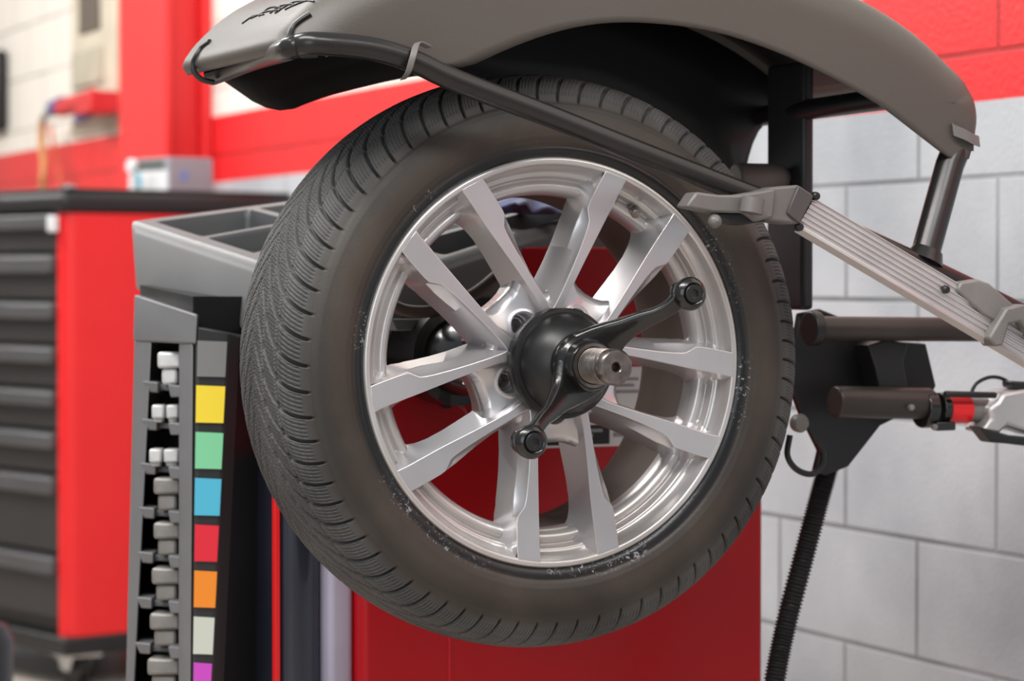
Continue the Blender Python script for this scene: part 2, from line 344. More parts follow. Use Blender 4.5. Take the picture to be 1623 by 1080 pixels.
# bright outer lip is part of the lathed rim above; spokes follow
PH0 = math.radians(58)
def spoke(phi, m):
    cu, su = math.cos(phi), math.sin(phi)
    def pt(u, wv, x): return W+Vector((x, u*cu-wv*m*su, u*su+wv*m*cu))
    # u, inner edge w, outer edge w, top x, scoop width, scoop x, base widening, base x
    st = [(.040, .016, .038, -.004, .004, -.014, .006, -.066),
          (.062, .0270, .0385, -.0005, .006, -.016, .009, -.064),
          (.080, .0300, .0400, .0005, .007, -.018, .009, -.062),
          (.105, .0318, .0425, .0005, .0080, -.018, .0075, -.060),
          (.130, .0330, .0455, .0000, .0100, -.0165, .006, -.058),
          (.150, .0338, .0485, -.0005, .0120, -.0150, .005, -.056),
          (.163, .0343, .0510, -.0008, .0125, -.0130, .005, -.055),
          (.170, .0346, .0535, -.0010, .0110, -.0120, .005, -.054),
          (.181, .0352, .0635, -.0010, .0030, -.0110, .006, -.054),
          (.188, .0356, .0650, -.0008, .0012, -.0110, .007, -.054),
          (.197, .0362, .0658, -.0004, .0012, -.0115, .0095, -.054),
          (.206, .0368, .0665, .0000, .0014, -.0130, .0150, -.054),
          (.217, .0376, .0672, .0004, .0014, -.0130, .0190, -.040),
          (.2285, .0380, .0678, .0012, .0012, -.0130, .0130, -.034)]
    rings = []
    for u, a, b, x, sc, sx, bw, bx in st:
        ia = a-bw*1.15
        rings.append([pt(u, ia, bx), pt(u, a-bw*.32, x-.016), pt(u, a, x), pt(u, b, x), pt(u, b+sc*.35, x+(sx-x)*.55), pt(u, b+sc, sx), pt(u, b+sc+bw, bx)])
    # end cap meets the round lip: bend last stations onto the circle
    last = []
    for (wv, x) in ((.0380-.014, -.028), (.0380-.005, -.014), (.0380, .0016), (.0678, .0016), (.068, -.006), (.0685, -.013), (.0775, -.03)):
        rr = .2425 if x > -.005 else (.236 if x > -.015 else .226); u = math.sqrt(rr**2-wv**2); last.append(pt(u, wv, x))
    rings.append(last)
    return loft(rings)
spn = []
for k in range(5):
    for m in (-1, 1):
        o = mk('spoke', spoke(PH0+k*2*PI/5, m), M['silver'], rim, angle=28, bevel=.0011, seg=3)
        spn.append(o)
def hub():
    nr_, na = 70, 720; rr = np.linspace(.018, 1, nr_); a = np.linspace(0, 2*PI, na, endpoint=False)
    RR, A = np.meshgrid(rr, a, indexing='ij'); c5 = np.cos(5*(A-PH0))
    dl = np.degrees(np.abs((A-PH0+PI/5) % (2*PI/5)-PI/5))
    Rm = np.interp(dl, [0, 4, 8, 12, 15, 19, 24, 28, 31, 34, 36], [.0985, .0990, .1005, .1040, .110, .120, .110, .0985, .0905, .0865, .086])
    R = Rm*RR; Y, Z = R*np.cos(A), R*np.sin(A)
    X = -.0125-.0085*np.cos(np.radians(np.clip(dl, 0, 18)*5))*np.clip((R-.066)/.03, 0, 1)
    X = X-.006*np.clip((R-.07)/.02, 0, 1)*np.clip((dl-26)/10, 0, 1)
    edge = np.clip((RR-.90)/.10, 0, 1); X = X-.008*edge**2.0
    for k in range(5):
        p = PH0+k*2*PI/5; d = np.hypot(Y-.0585*math.cos(p), Z-.0585*math.sin(p))
        t = np.clip((.0158-d)/.0022, 0, 1); t = t*t*(3-2*t); X = X*(1-t)+(-.038)*t
        t = np.clip((.0085-d)/.0015, 0, 1); X = X*(1-t)+(-.058)*t
        X = X+.0010*np.exp(-((d-.0178)/.002)**2)
        p += PI/5; d = np.hypot(Y-.0685*math.cos(p), Z-.0685*math.sin(p)); t = np.clip((.0042-d)/.0012, 0, 1); X = X-.012*t
    C = np.stack([X, Y, Z], -1)
    back = np.stack([np.full_like(Y[-1], -.062), Y[-1]*.985, Z[-1]*.985], -1)[None]
    bc = np.stack([np.full_like(Y[-1], -.062), Y[-1]*.01, Z[-1]*.01], -1)[None]
    C = np.concatenate([C, back, bc], 0)+np.array(W)
    return fastmesh('hub', C.reshape(-1, 3), gridquads(nr_+2, na, False, True), M['silver'], rim)
hub()
mk('hub_boss', lathe([(-.06, .062), (-.098, .060), (-.100, .058), (-.100, .03)], seg=64), M['barrelin'], rim)
# valve stem with cap at (1003,330)
vp = UX(1003, 331, -.030); dirv = (W-vp); dirv.x = 0; dirv.normalize(); vb = Vector((-.030, vp.y, vp.z))
ax = (dirv*.45+Vector((.9, 0, 0))).normalized()
mk('valve_seat', tube([vb-ax*.012, vb-ax*.002], .0105, 24), M['barrelin'], rim)
mk('valve_stem', [tube([vb-ax*.005, vb+ax*.004], .0072, 6), tube([vb+ax*.004, vb+ax*.018], .0048, 16), tube([vb+ax*.012, vb+ax*.020], .0056, 12)], M['steel'], rim, bevel=.0006)
# ------------------------------------------------------------------ clamping nut
nut = thing('clamping_nut', 'black two-handled quick nut with pressure cup, screwed on the spindle over the hub', 'nut', W+Vector((.002, 0, 0)))
mk('pressure_cup', lathe([(.001, .03), (.001, .0655), (.003, .0668), (.021, .0668), (.023, .0655), (.0235, .0618), (.0265, .0600), (.028, .0602), (.036, .0590), (.046, .0545), (.055, .0475), (.062, .040), (.066, .034), (.070, .032)], seg=120), M['cup'], nut, angle=40)
body = mk('nut_body', lathe([(.060, .0215), (.060, .036), (.068, .0385), (.080, .0385), (.086, .036), (.088, .0325), (.0905, .0315), (.1005, .0305), (.104, .028), (.104, .0223), (.095, .0215)], seg=96), M['gloss'], nut, angle=50)
mk('washer', lathe([(.1035, .0222), (.1065, .0225), (.1065, .0262), (.1035, .0265)], seg=64, close=True), M['steel'], nut)
def arm(deg):
    a = math.radians(deg); e = Vector((0, math.cos(a), math.sin(a))); n = Vector((0, -math.sin(a), math.cos(a)))
    #  rho, lateral, x, half width, half thickness
    st = [(-.012, .0, .078, .020, .008), (.012, .003, .079, .0335, .009), (.030, .005, .083, .0285, .0090), (.046, .006, .0895, .0205, .0085), (.062, .005, .099, .0145, .0078),
          (.080, .003, .112, .0112, .0072), (.097, -.001, .1245, .0090, .0066), (.112, -.0015, .1335, .0092, .0066), (.124, 0, .139, .0105, .0068), (.130, 0, .141, .0095, .0060)]
    sp = smooth_path([(s[0], s[1], s[2]) for s in st], 4); sw = smooth_path([(s[3], s[4], 0) for s in st], 4)
    rings = []
    for i, p in enumerate(sp):
        q0, q1 = sp[max(i-1, 0)], sp[min(i+1, len(sp)-1)]; t = (e*(q1.x-q0.x)+n*(q1.y-q0.y)+Vector((q1.z-q0.z, 0, 0))).normalized()
        side = (n-t*n.dot(t)).normalized(); fr = t.cross(side); c = W+e*p.x+n*p.y+Vector((p.z, 0, 0)); ring = []
        for k in range(20):
            b = 2*PI*k/20; cs, sn = math.cos(b), math.sin(b); pw = .55
            ring.append(c+side*(sw[i].x*math.copysign(abs(cs)**pw, cs))+fr*(sw[i].y*math.copysign(abs(sn)**pw, sn)))
        rings.append(ring)
    mk('handle_arm', loft(rings), M['gloss'], nut, angle=60)
    c = W+e*.1325
    kn = mk('knob', lathe([(.1265, .0), (.1265, .0135), (.129, .0155), (.135, .0150), (.1375, .0142), (.140, .0160), (.146, .0192), (.153, .0200), (.158, .0182), (.1605, .0150), (.1615, .0135), (.1600, .0122), (.1600, .0)], c, 48), M['gloss'], nut, angle=50)
    # socket screw inside the knob, with a hexagonal recess
    hx = []; 
    for r_, x_ in ((.0105, .1598), (.0105, .1618), (.0098, .1625)): hx.append([c+Vector((x_, r_*math.cos(2*PI*k/24), r_*math.sin(2*PI*k/24))) for k in range(24)])
    def hexr(k, R): 
        t = 2*PI*k/24; return R/math.cos(((t+PI/6) % (PI/3))-PI/6)
    for R_, x_ in ((.0052, .1625), (.0050, .1570), (.0002, .1565)): hx.append([c+Vector((x_, hexr(k, R_)*math.cos(2*PI*k/24), hexr(k, R_)*math.sin(2*PI*k/24))) for k in range(24)])
    mk('socket_screw', loft(hx), M['black'], kn, angle=30)
arm(39.5); arm(219.5)
# ------------------------------------------------------------------ wheel balancer
XB = -.42
bal = thing('wheel_balancer', 'red wheel balancing machine with grey hood, tool tray and threaded spindle carrying the wheel', 'machine', (XB-.25, 0, 0))
sp_ = [(-.098, .0), (-.098, .0195), (.085, .0195)]
x = .085
while x < .146: sp_ += [(x, .0190), (x+.0010, .0212), (x+.0028, .0212), (x+.0038, .0190)]; x += .0047
sp_ += [(.1515, .0200), (.1525, .0214), (.1615, .0216), (.1655, .0190), (.1660, .0185), (.1660, .0068), (.1645, .0052), (.1600, .0044), (.150, .0042), (.150, 0)]
mk('spindle', lathe(sp_, seg=64), M['steel'], bal, angle=40)
fl_p = [(-.128, .03), (-.128, .070), (-.124, .0725), (-.106, .0725), (-.1025, .070), (-.1025, .03)]
mk('backing_flange', [loft([[W+Vector((xx, (rr_ if (k//2) % 2 else rr_-.006)*math.cos(2*PI*k/96), (rr_ if (k//2) % 2 else rr_-.006)*math.sin(2*PI*k/96))) for k in range(96)] for xx, rr_ in ((-.128, .076), (-.103, .078))]), lathe([(-.155, .045), (-.128, .045)], seg=48)], M['steel'], bal, angle=40)
mk('spindle_housing', lathe([(-.155, .02), (-.155, .042), (-.165, .050), (-.30, .052), (-.302, .066), (-.42, .068)], seg=64), M['gloss'], bal, angle=40)
mk('gauge_plate', prism([UX(620, 506, -.33), UX(707, 506, -.33), UX(700, 523, -.33), UX(628, 525, -.33)], (-.05, 0, 0)), M['grey'], bal, bevel=.002)
mk('gauge_arm', tube([UX(600, 470, -.30), UX(640, 492, -.30), UX(690, 492, -.30), UX(745, 470, -.30), UX(785, 440, -.31), UX(805, 418, -.33)], .0085, 12, 6), mat('brown_worn_arm', (96, 84, 76), .5, .3), bal)
# cabinet body
yl = UX(574, 1000, XB).y; yr = UX(1211, 1000, XB).y
def rounded_body(y0, y1, x1, x0, z0, z1, r=.02):
    pts = []
    for cx, cy, a0 in ((x1-r, y1-r, 0), (x0+r, y1-r, 90), (x0+r, y0+r, 180), (x1-r, y0+r, 270)):
        for k in range(7):
            a = math.radians(a0+k*15); pts.append(Vector((cx+r*math.cos(a), cy+r*math.sin(a), 0)))
    return prism([p+Vector((0, 0, z0)) for p in pts], (0, 0, z1-z0))
mk('cabinet_body', [rounded_body(yl, yr, XB, XB-.5, .02, 1.06, .012), rounded_body(UX(820, 400, XB).y, yr-.03, XB-.001, XB-.45, 1.0, 1.145, .012)], M['red'], bal, angle=50, bevel=.004)
y7 = UX(712, 1000, XB).y
mk('panel_seam', bb(XB, XB+.0012, y7-.001, y7+.001, .02, .80), mat('seam_red', (214, 20, 34), .4), bal, smooth=False)
mk('spindle_cover', [bb(XB, XB+.012, UX(560, 500, XB).y, UX(800, 500, XB).y, UX(700, 614, XB).z, UX(700, 470, XB).z)], M['black'], bal, bevel=.003)
mk('cover_strip', [bb(XB, XB+.01, UX(648, 500, XB).y, UX(658, 500, XB).y, UX(700, 712, XB).z, UX(700, 616, XB).z)], M['black'], bal)
mk('base_plinth', bb(XB-.49, XB-.01, yl+.01, yr-.01, 0, .02), M['black'], bal, smooth=False)
# dark front door of the machine, left of the red end
lft = [UX(440, 1000, XB-.04).y, UX(572, 1000, XB-.04).y]
yf0 = UX(522, 1000, XB-.03).y; yf1 = UX(448, 1000, XB-.05).y; yf2 = UX(437, 1000, XB-.06).y
mk('front_panel', rounded_body(yf1, yf0, XB-.05, XB-.45, .02, .86, .025), mat('front_panel_navy', (40, 42, 54), .22, 0, coat=.5), bal, angle=50)
mk('front_reflection', rounded_body(yf0, yl, XB-.03, XB-.4, .02, .82, .01), mat('front_reflection_pale', (176, 170, 190), .35), bal, angle=50)  # pale strip colours in a reflection on the glossy machine front
mk('front_edge', rounded_body(yf2, yf1, XB-.06, XB-.075, .02, 1.0, .006), M['redcab'], bal, angle=50)
# bracket holding the spindle under the tray, with its pierced corner
c0 = [UX(612, 640, -.36), UX(660, 612, -.36), UX(712, 618, -.36), UX(745, 650, -.36), UX(748, 700, -.36), UX(700, 712, -.36), UX(612, 716, -.36)]
mk('spindle_bracket', prism(c0, (-.06, 0, 0)), M['red'], bal, bevel=.008)
hb = UX(708, 637, -.355); mk('bracket_hole', lathe([(-.004, .0), (-.004, .0085), (.0015, .0095), (.0015, .0)], hb, 24), M['ink'], bal)
# label on the body, seen through the spokes
def labelquad(x0, y0, x1, y1, X, t=.001):
    a, b = UX(x0, y0, X), UX(x1, y1, X); return bb(X, X+t, a.y, b.y, b.z, a.z)
lb = mk('rating_label', labelquad(858, 584, 1022, 706, XB+.0005), M['white'], bal, smooth=False)
mk('label_band', [labelquad(862, 676, 966, 704, XB+.0016, .0004)], M['ink'], lb, smooth=False)
for q in ((972, 676, 1014, 682), (972, 686, 1008, 692), (935, 600, 1012, 603), (935, 610, 1005, 613), (935, 620, 1012, 623), (872, 682, 955, 685), (872, 690, 940, 693)):
    mk('label_print', labelquad(*q, XB+.0021, .0004), M['greyink'], lb, smooth=False)
# tool tray on top
def bil(a, b, c, d, s, t): return a*(1-s)*(1-t)+b*s*(1-t)+c*s*t+d*(1-s)*t
TL, TN, TR, TB = UD(192, 349, 3.92), UD(548, 466, 3.50), UD(1000, 318, 3.74), UD(700, 287, 4.25)
def tray_mesh():
    ns, nt_ = 150, 150; s = np.linspace(0, 1, ns); t = np.linspace(0, 1, nt_); Sg, Tg = np.meshgrid(s, t, indexing='ij')
    for s0_, t0_ in ((0, 0), (1, 0), (0, 1), (1, 1)):
        R_ = .075; a_ = np.clip(R_-np.abs(Sg-s0_), 0, 1); b_ = np.clip(R_-np.abs(Tg-t0_), 0, 1); k_ = np.where((a_ > 0) & (b_ > 0), np.maximum(a_, b_)/np.maximum(1e-9, np.hypot(a_, b_)), 1)
        Sg = np.where(k_ < 1, np.abs(s0_-(R_-a_*k_)), Sg); Tg = np.where(k_ < 1, np.abs(t0_-(R_-b_*k_)), Tg)
    def b2(i): return np.array(TL)[i]*(1-Sg)*(1-Tg)+np.array(TN)[i]*Sg*(1-Tg)+np.array(TR)[i]*Sg*Tg+np.array(TB)[i]*(1-Sg)*Tg
    X, Y, Z = b2(0), b2(1), b2(2)
    def ss(v, a, b): q = np.clip((v-a)/(b-a), 0, 1); return q*q*(3-2*q)
    msk = np.zeros_like(Sg)
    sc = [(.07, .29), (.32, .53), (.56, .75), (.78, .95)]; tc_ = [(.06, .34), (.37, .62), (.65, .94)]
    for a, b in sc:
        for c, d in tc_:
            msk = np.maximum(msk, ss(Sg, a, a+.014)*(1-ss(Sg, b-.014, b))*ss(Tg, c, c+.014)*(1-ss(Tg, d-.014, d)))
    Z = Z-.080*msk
    e = np.minimum(np.minimum(Sg, 1-Sg), np.minimum(Tg, 1-Tg)); Z = Z-.014*(1-ss(e, 0, .035))**2
    top = np.stack([X, Y, Z], -1)
    co_ = top.reshape(-1, 3); q = gridquads(ns, nt_)
    rim_i = [i*nt_ for i in range(ns)]+[(ns-1)*nt_+j for j in range(1, nt_)]+[i*nt_+nt_-1 for i in range(ns-2, -1, -1)]+[j for j in range(nt_-2, 0, -1)]
    n0 = len(co_); low = co_[rim_i].copy(); low[:, 2] -= .082; cen = co_.mean(0); low[:, :2] += (cen[:2]-low[:, :2])*.015
    low2 = low.copy(); low2[:, :2] += (cen[:2]-low[:, :2])*.12; low2[:, 2] -= .008
    co2 = np.concatenate([co_, low, low2]); nn = len(rim_i)
    sk = [(rim_i[k], rim_i[(k+1) % nn], n0+(k+1) % nn, n0+k) for k in range(nn)]+[(n0+k, n0+(k+1) % nn, n0+nn+(k+1) % nn, n0+nn+k) for k in range(nn)]
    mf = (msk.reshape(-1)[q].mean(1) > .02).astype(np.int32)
    return co2, np.concatenate([q, np.array(sk)]), mf
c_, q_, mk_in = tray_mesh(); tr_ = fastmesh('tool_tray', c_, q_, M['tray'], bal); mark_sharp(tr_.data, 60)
tr_.data.materials.append(mat('tray_recess_shade', (70, 72, 74), .5, 0, (62, 64, 66), 8))      # shade inside the compartments, painted as a darker recess colour
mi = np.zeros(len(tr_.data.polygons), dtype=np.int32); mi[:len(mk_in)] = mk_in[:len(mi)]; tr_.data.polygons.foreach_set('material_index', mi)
for a, b in ((.07, .29), (.32, .53), (.56, .75), (.78, .95)):
    for c, d in ((.06, .34), (.37, .62), (.65, .94)):
        e_ = .016; q4 = [bil(TL, TN, TR, TB, *st_)-Vector((0, 0, .070)) for st_ in ((a+e_, c+e_), (b-e_, c+e_), (b-e_, d-e_), (a+e_, d-e_))]
        mk('recess_shade_sheet', prism(q4, (0, 0, .006)), M['greyd'], tr_, smooth=False)  # dark sheet added on each compartment floor to stand for its shade
mk('tray_underside', loft([[p-Vector((0, 0, .088)) for p in (TL*.94+TR*.06, TN*.94+TB*.06, TR*.94+TL*.06, TB*.94+TN*.06)], [p-Vector((0, 0, .16)) for p in (TL*.8+TR*.2, TN*.8+TB*.2, TR*.8+TL*.2, TB*.8+TN*.2)]]), M['greyd'], bal)
# weight rack at the left front of the machine
rack = mk('weight_rack', [loft([
    [UD(213, 467, 3.74), UD(312, 499, 3.572), UD(318, 499, 3.70), UD(222, 467, 3.84)],
    [UD(211, 541, 3.74), UD(311, 546, 3.575), UD(316, 546, 3.70), UD(222, 541, 3.84)]]),
    loft([[UD(213, 540, 3.74), UD(240, 541, 3.695), UD(240, 541, 3.80), UD(222, 540, 3.84)], [UD(197, 1180, 3.74), UD(208, 1180, 3.72), UD(212, 1180, 3.80), UD(206, 1180, 3.84)]]),
    loft([[UD(284, 541, 3.625), UD(306, 545, 3.585), UD(306, 545, 3.70), UD(286, 541, 3.74)], [UD(283, 1180, 3.625), UD(302, 1180, 3.585), UD(303, 1180, 3.70), UD(286, 1180, 3.74)]]),
    ], M['grey'], bal, bevel=.003)
mk('rack_back', loft([[UD(225, 500, 3.84), UD(300, 505, 3.74), UD(300, 505, 3.8), UD(225, 500, 3.9)], [UD(200, 1180, 3.84), UD(300, 1180, 3.74), UD(300, 1180, 3.8), UD(200, 1180, 3.9)]]), M['greyd'], rack)
cn = mk('rack_side', loft([[UD(304, 520, 3.60), UD(312, 517, 3.58), UD(362, 527, 3.585), UD(380, 532, 3.60), UD(440, 540, 3.74), UD(440, 540, 3.95), UD(306, 520, 3.80)],
                      [UD(300, 1180, 3.60), UD(306, 1180, 3.58), UD(331, 1180, 3.585), UD(350, 1180, 3.60), UD(441, 1180, 3.74), UD(441, 1180, 3.95), UD(302, 1180, 3.80)]]), M['greyd'], rack, bevel=.003, angle=12)
mk('rack_cap', loft([[UD(222, 452, 3.80), UD(306, 470, 3.64), UD(440, 470, 3.72), UD(440, 470, 3.95), UD(240, 452, 3.9)], [UD(222, 476, 3.80), UD(306, 530, 3.62), UD(440, 545, 3.74), UD(440, 545, 3.95), UD(240, 476, 3.9)]]), M['black'], rack)
sw = [((540, 597), 313, 360, (128, 128, 128)), ((611, 670), 311, 357, (250, 222, 60)), ((685, 743), 310, 354, (132, 214, 164)), ((758, 817), 309, 351, (84, 190, 222)),
      ((832, 890), 309, 347, (232, 40, 60)), ((905, 963), 308, 344, (250, 146, 40)), ((978, 1037), 307, 340, (214, 218, 206)), ((1051, 1110), 307, 336, (216, 80, 208))]
names = ['grey', 'yellow', 'mint green', 'sky blue', 'red', 'orange', 'off-white', 'magenta']
for (ys, xa, xb, c), nm in zip(sw, names):
    o = mk('colour_sticker', prism([UD(xa, ys[0], 3.577), UD(xb, ys[0]+2, 3.582), UD(xb-3, ys[1]+1, 3.582), UD(xa-1, ys[1], 3.577)], fw*.004), flat(nm.replace(' ', '_')+'_sticker', c), rack, smooth=False)
    o['label'] = nm+' square sticker'
# shelves and weights inside the rack opening
rows = [(622, 249, 287, 0), (682, 240, 287, 1), (752, 236, 287, 1), (822, 243, 286, 0), (893, 243, 286, 0), (965, 240, 286, 0), (1037, 237, 285, 0), (1109, 233, 285, 0)]
def lump(pts, name, m, parent=None):
    return mk(name, pts, m, parent, bevel=.003)
def ub(xa, xb, ya, yb, D, t):
    return prism([UD(xa, ya, D), UD(xb, ya, D), UD(xb, yb, D), UD(xa, yb, D)], fw*t)
order = ['topmost', 'second', 'third', 'fourth', 'fifth', 'sixth', 'seventh', 'eighth']
for i, (yb, xa, xb, two) in enumerate(rows):
    Dl = 3.71
    lf = 226-(yb-600)*.028
    mk('shelf', [prism([UD(lf, yb-18, Dl), UD(lf+24, yb-16, Dl-.03), UD(lf+24, yb+1, Dl-.03), UD(lf+8, yb, Dl)], fw*.08),
        prism([UD(266, yb-12, Dl-.07), UD(288, yb-10, Dl-.08), UD(288, yb+8, Dl-.08), UD(270, yb+8, Dl-.07)], fw*.10),
        prism([UD(lf+24, yb-14, Dl-.0), UD(268, yb-10, Dl-.02), UD(268, yb-2, Dl-.02), UD(lf+24, yb-4, Dl)], fw*.1)], M['grey'], rack, bevel=.002)
    if i < 8:
        if two:
            for j, (a, b) in enumerate(((xa, xa+20), (xa+23, xb-4))):
                o = mk('wheel_weight', [ub(a, b, yb-40, yb-18, Dl-.035, .05), ub(a+3, b-2, yb-19, yb-12, Dl-.03, .04)], M['leadw'], bevel=.004)
                tag(o, '%s pale wheel weight on the shelf beside the %s sticker' % (('left', 'right')[j], ('yellow', 'mint green')[i-1]), 'wheel weight', 'wheel weights in the rack')
        else:
            o = mk('wheel_weight', [ub(xa, xb, yb-64, yb-38, Dl-.05, .06), ub(xa+7, xb-6, yb-38, yb-12, Dl-.045, .05)], M['leadw'] if i == 0 else M['lead'], bevel=.004)
            tag(o, '%s two-tiered wheel weight in the rack beside the %s sticker' % ('pale' if i == 0 else 'grey', names[i]), 'wheel weight', 'wheel weights in the rack')
# ------------------------------------------------------------------ hood
XN, XF = .060, -.365
hood_root = None
def nearprof():
    o_ = [(466, 80), (456, 66), (462, 46), (490, 12), (545, -34), (640, -78), (780, -112), (920, -122), (1070, -112), (1200, -82), (1310, -42), (1400, 0), (1470, 46), (1520, 92), (1550, 122), (1563, 152), (1563, 185), (1554, 215), (1546, 240)]
    i_ = [(1536, 252), (1522, 257), (1505, 250), (1450, 208), (1390, 163), (1310, 118), (1220, 77), (1120, 47), (1010, 35), (930, 40), (860, 57), (795, 82), (740, 106), (700, 104), (655, 90), (600, 76), (540, 70), (490, 70)]
    return o_, i_
def hood_mesh():
    o_, i_ = nearprof()
    O = [UX(a, b, XN) for a, b in o_]; O = smooth_path(O, 3)
    In = [UX(a, b, XN) for a, b in i_]; In = smooth_path(In, 3)
    cy = sum(p.y for p in O)/len(O); cz = W.z
    # roof: rings across X with rounded shoulders
    cen = Vector((0, .05, 1.02)); secs = []
    rad = .050; NS = 8; xs = []
    for k in range(NS+1):
        a = PI/2*k/NS; xs.append((XN-rad*(1-math.cos(PI/2-a+0)) if False else XN-rad*(1-math.cos(a)), rad*(1-math.sin(a))))
    near = [(XN-rad+rad*math.cos(PI/2*k/NS), rad*(1-math.sin(PI/2*k/NS))) for k in range(NS+1)]
    far = [(XF+.02-.02*math.sin(PI/2*k/4), .02*(1-math.cos(PI/2*k/4))) for k in range(5)]
    def inward(p, i):
        t = (O[min(i+1, len(O)-1)]-O[max(i-1, 0)]); t.x = 0; t.normalize(); n = Vector((0, t.z, -t.y))
        if n.dot(cen-p) < 0: n = -n
        return n
    nI = [inward(p, i) for i, p in enumerate(O)]
    rings = []
    for (x, ins) in near+far:
        row = []
        for i, p in enumerate(O):
            q = i/(len(O)-1); g = min(1, .25+q/.12, .12+(1-q)/.22); row.append(Vector(((XN+(x-XN)*g) if x > (XN+XF)/2 else x, p.y, p.z))+nI[i]*ins*g)
        rings.append(row)
    # the roof stops at the rear cross tube; only the side panel runs on down to its tip
    cut = max(i for i, p in enumerate(O) if p.z > UX(1552, 126, XN).z or p.y < 0)
    # near side panel: from the inner arch edge up to the first roof ring, welded into one skin
    def resample(P, n):
        d = [0]
        for a, b in zip(P, P[1:]): d.append(d[-1]+(b-a).length)
        out = []
        for k in range(n):
            s = d[-1]*k/(n-1); j = 0
            while j < len(d)-2 and d[j+1] < s: j += 1
            t = (s-d[j])/max(1e-9, d[j+1]-d[j]); out.append(P[j].lerp(P[j+1], min(1, t)))
        return out
    first = rings[0]; N1 = len(first); B = resample(In[::-1], N1)
    pan = [[B[k].lerp(first[k], j/8) for k in range(N1)] for j in range(8)]
    allr = pan+rings; v = [p for r in allr for p in r]; f = []
    for k in range(len(allr)-1):
        for i in range(N1-1):
            if k >= 8+5 and i >= cut: continue
            f.append((k*N1+i, k*N1+i+1, (k+1)*N1+i+1, (k+1)*N1+i))
    return (v, f), rings, O, cut
h1, HR, HO, CUT = hood_mesh()
hood = mk('hood', h1, M['hood'], bal, angle=70)
sd = hood.modifiers.new('shell', 'SOLIDIFY'); sd.thickness = .004; sd.offset = -1
# far side panel
fo = [(300, 104), (340, 118), (435, 176), (520, 152), (640, 124), (700, 122), (780, 150), (860, 160), (960, 168), (1040, 205), (1110, 250), (1152, 290), (1176, 288), (1184, 260), (1194, 226), (1212, 190)]
farO = HR[-1]
Fp = [UX(a, b, XF+.004) for a, b in fo]
topF = [Vector((XF+.004, p.y, p.z)) for p in farO[:CUT]]
# cut far profile where the right end is passed
topF = [p for p in topF if p.y < Fp[-1].y+.05]
def resamp(P, n):
    d = [0]
    for a, b in zip(P, P[1:]): d.append(d[-1]+(b-a).length)
    out = []
    for k in range(n):
        s = d[-1]*k/(n-1); j = 0
        while j < len(d)-2 and d[j+1] < s: j += 1
        out.append(P[j].lerp(P[j+1], min(1, (s-d[j])/max(1e-9, d[j+1]-d[j]))))
    return out
ra, rb = resamp(topF, 50), resamp(smooth_path(Fp, 3), 50)
v, f = loft([[a.lerp(b, j/3) for a, b in zip(ra, rb)] for j in range(4)], cap=False, closed=False)
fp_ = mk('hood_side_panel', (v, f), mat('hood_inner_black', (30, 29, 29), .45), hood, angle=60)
sd = fp_.modifiers.new('shell', 'SOLIDIFY'); sd.thickness = .003
# inner black lining of the hood
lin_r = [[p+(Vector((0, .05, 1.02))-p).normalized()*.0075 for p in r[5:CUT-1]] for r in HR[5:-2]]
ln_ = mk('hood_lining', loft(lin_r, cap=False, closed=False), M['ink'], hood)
# tube frame
XT = XN+.012
fr = mk('hood_frame_tube', tube(
    [UX(338, 118, XF+.05), UX(400, 95, XF+.17), UX(452, 79, XN-.03), UX(474, 72, XN-.004), UX(500, 69, XT), UX(560, 73, XT), UX(610, 82, XT), UX(660, 99, XT), UX(720, 127, XT), UX(860, 180, XT), UX(1000, 236, XT), UX(1180, 306, XT), UX(1340, 366, XT), UX(1480, 430, XT), UX(1640, 508, XT), UX(1900, 640, XT)],
    .0135, 20, 6), M['tube'], hood)
mk('hood_cross_tube', tube([UX(1408, 156, XN-.02), UX(1208, 184, XF+.01)], .014, 20), M['black'], hood)
mk('hood_strut', tube([UX(1519, 228, XN-.02), UX(1505, 262, XN-.015), UX(1465, 408, XT-.005)], .0185, 24), M['tube'], hood)
mk('weld_collar', tube([UX(1471, 396, XT-.005), UX(1464, 414, XT-.005)], lambda t: .0195+.006*t, 24), M['tube'], hood)
def strap(P, r=.0035, wd=.008):
    return tube(P, r, 8, 6)
def band(P, wvec, th=.0025):
    P = smooth_path(P, 6); rings = []
    cc = sum(P, Vector())/len(P)
    for p in P:
        o = (p-cc).normalized()*th; rings.append([p-wvec, p+wvec, p+wvec+o, p-wvec+o])
    return loft(rings)
mk('tube_clip', band([UX(680, 76, XT), UX(662, 70, XT+.010), UX(655, 90, XT+.018), UX(648, 112, XT+.017), UX(640, 124, XT+.004)], Vector((0, .0042, .001))), M['caps'], hood, bevel=.001)
mk('tube_clip', band([UX(1513, 204, XN-.006), UX(1513, 207, XN+.006), UX(1528, 213, XN+.008), UX(1541, 220, XN+.007), UX(1551, 224, XN-.004)], Vector((0, -.001, .0072))), M['caps'], hood, bevel=.001)
# worn lettering on the hood roof
def roofpt(px, py):
    # intersect with roof facets
    d = fw + rt*((px-811.5)/F) + up*((540-py)/F); best = None
    from mathutils.geometry import intersect_ray_tri
    for k in range(len(HR)-1):
        for i in range(len(HO)-1):
            a, b, c, e = HR[k][i], HR[k][i+1], HR[k+1][i+1], HR[k+1][i]
            for t in ((a, b, c), (a, c, e)):
                h = intersect_ray_tri(*t, d, CAM, True)
                if h is not None and (best is None or (h-CAM).length < (best-CAM).length): best = h
    return best
def onroof(pts, tail, lift=.002):
    out = [roofpt(*p) for p in pts]; out = [p-fw*lift for p in out if p is not None]; X_ = out[-1].x
    return out+[UX(a, b, X_+c) for a, b, c in tail]
mk('hood_strap', strap(onroof([(333, 66), (321, 75), (312, 88), (307, 100)], [(308, 114, .002), (320, 126, .006), (340, 131, .012)]), .0036), M['black'], hood)
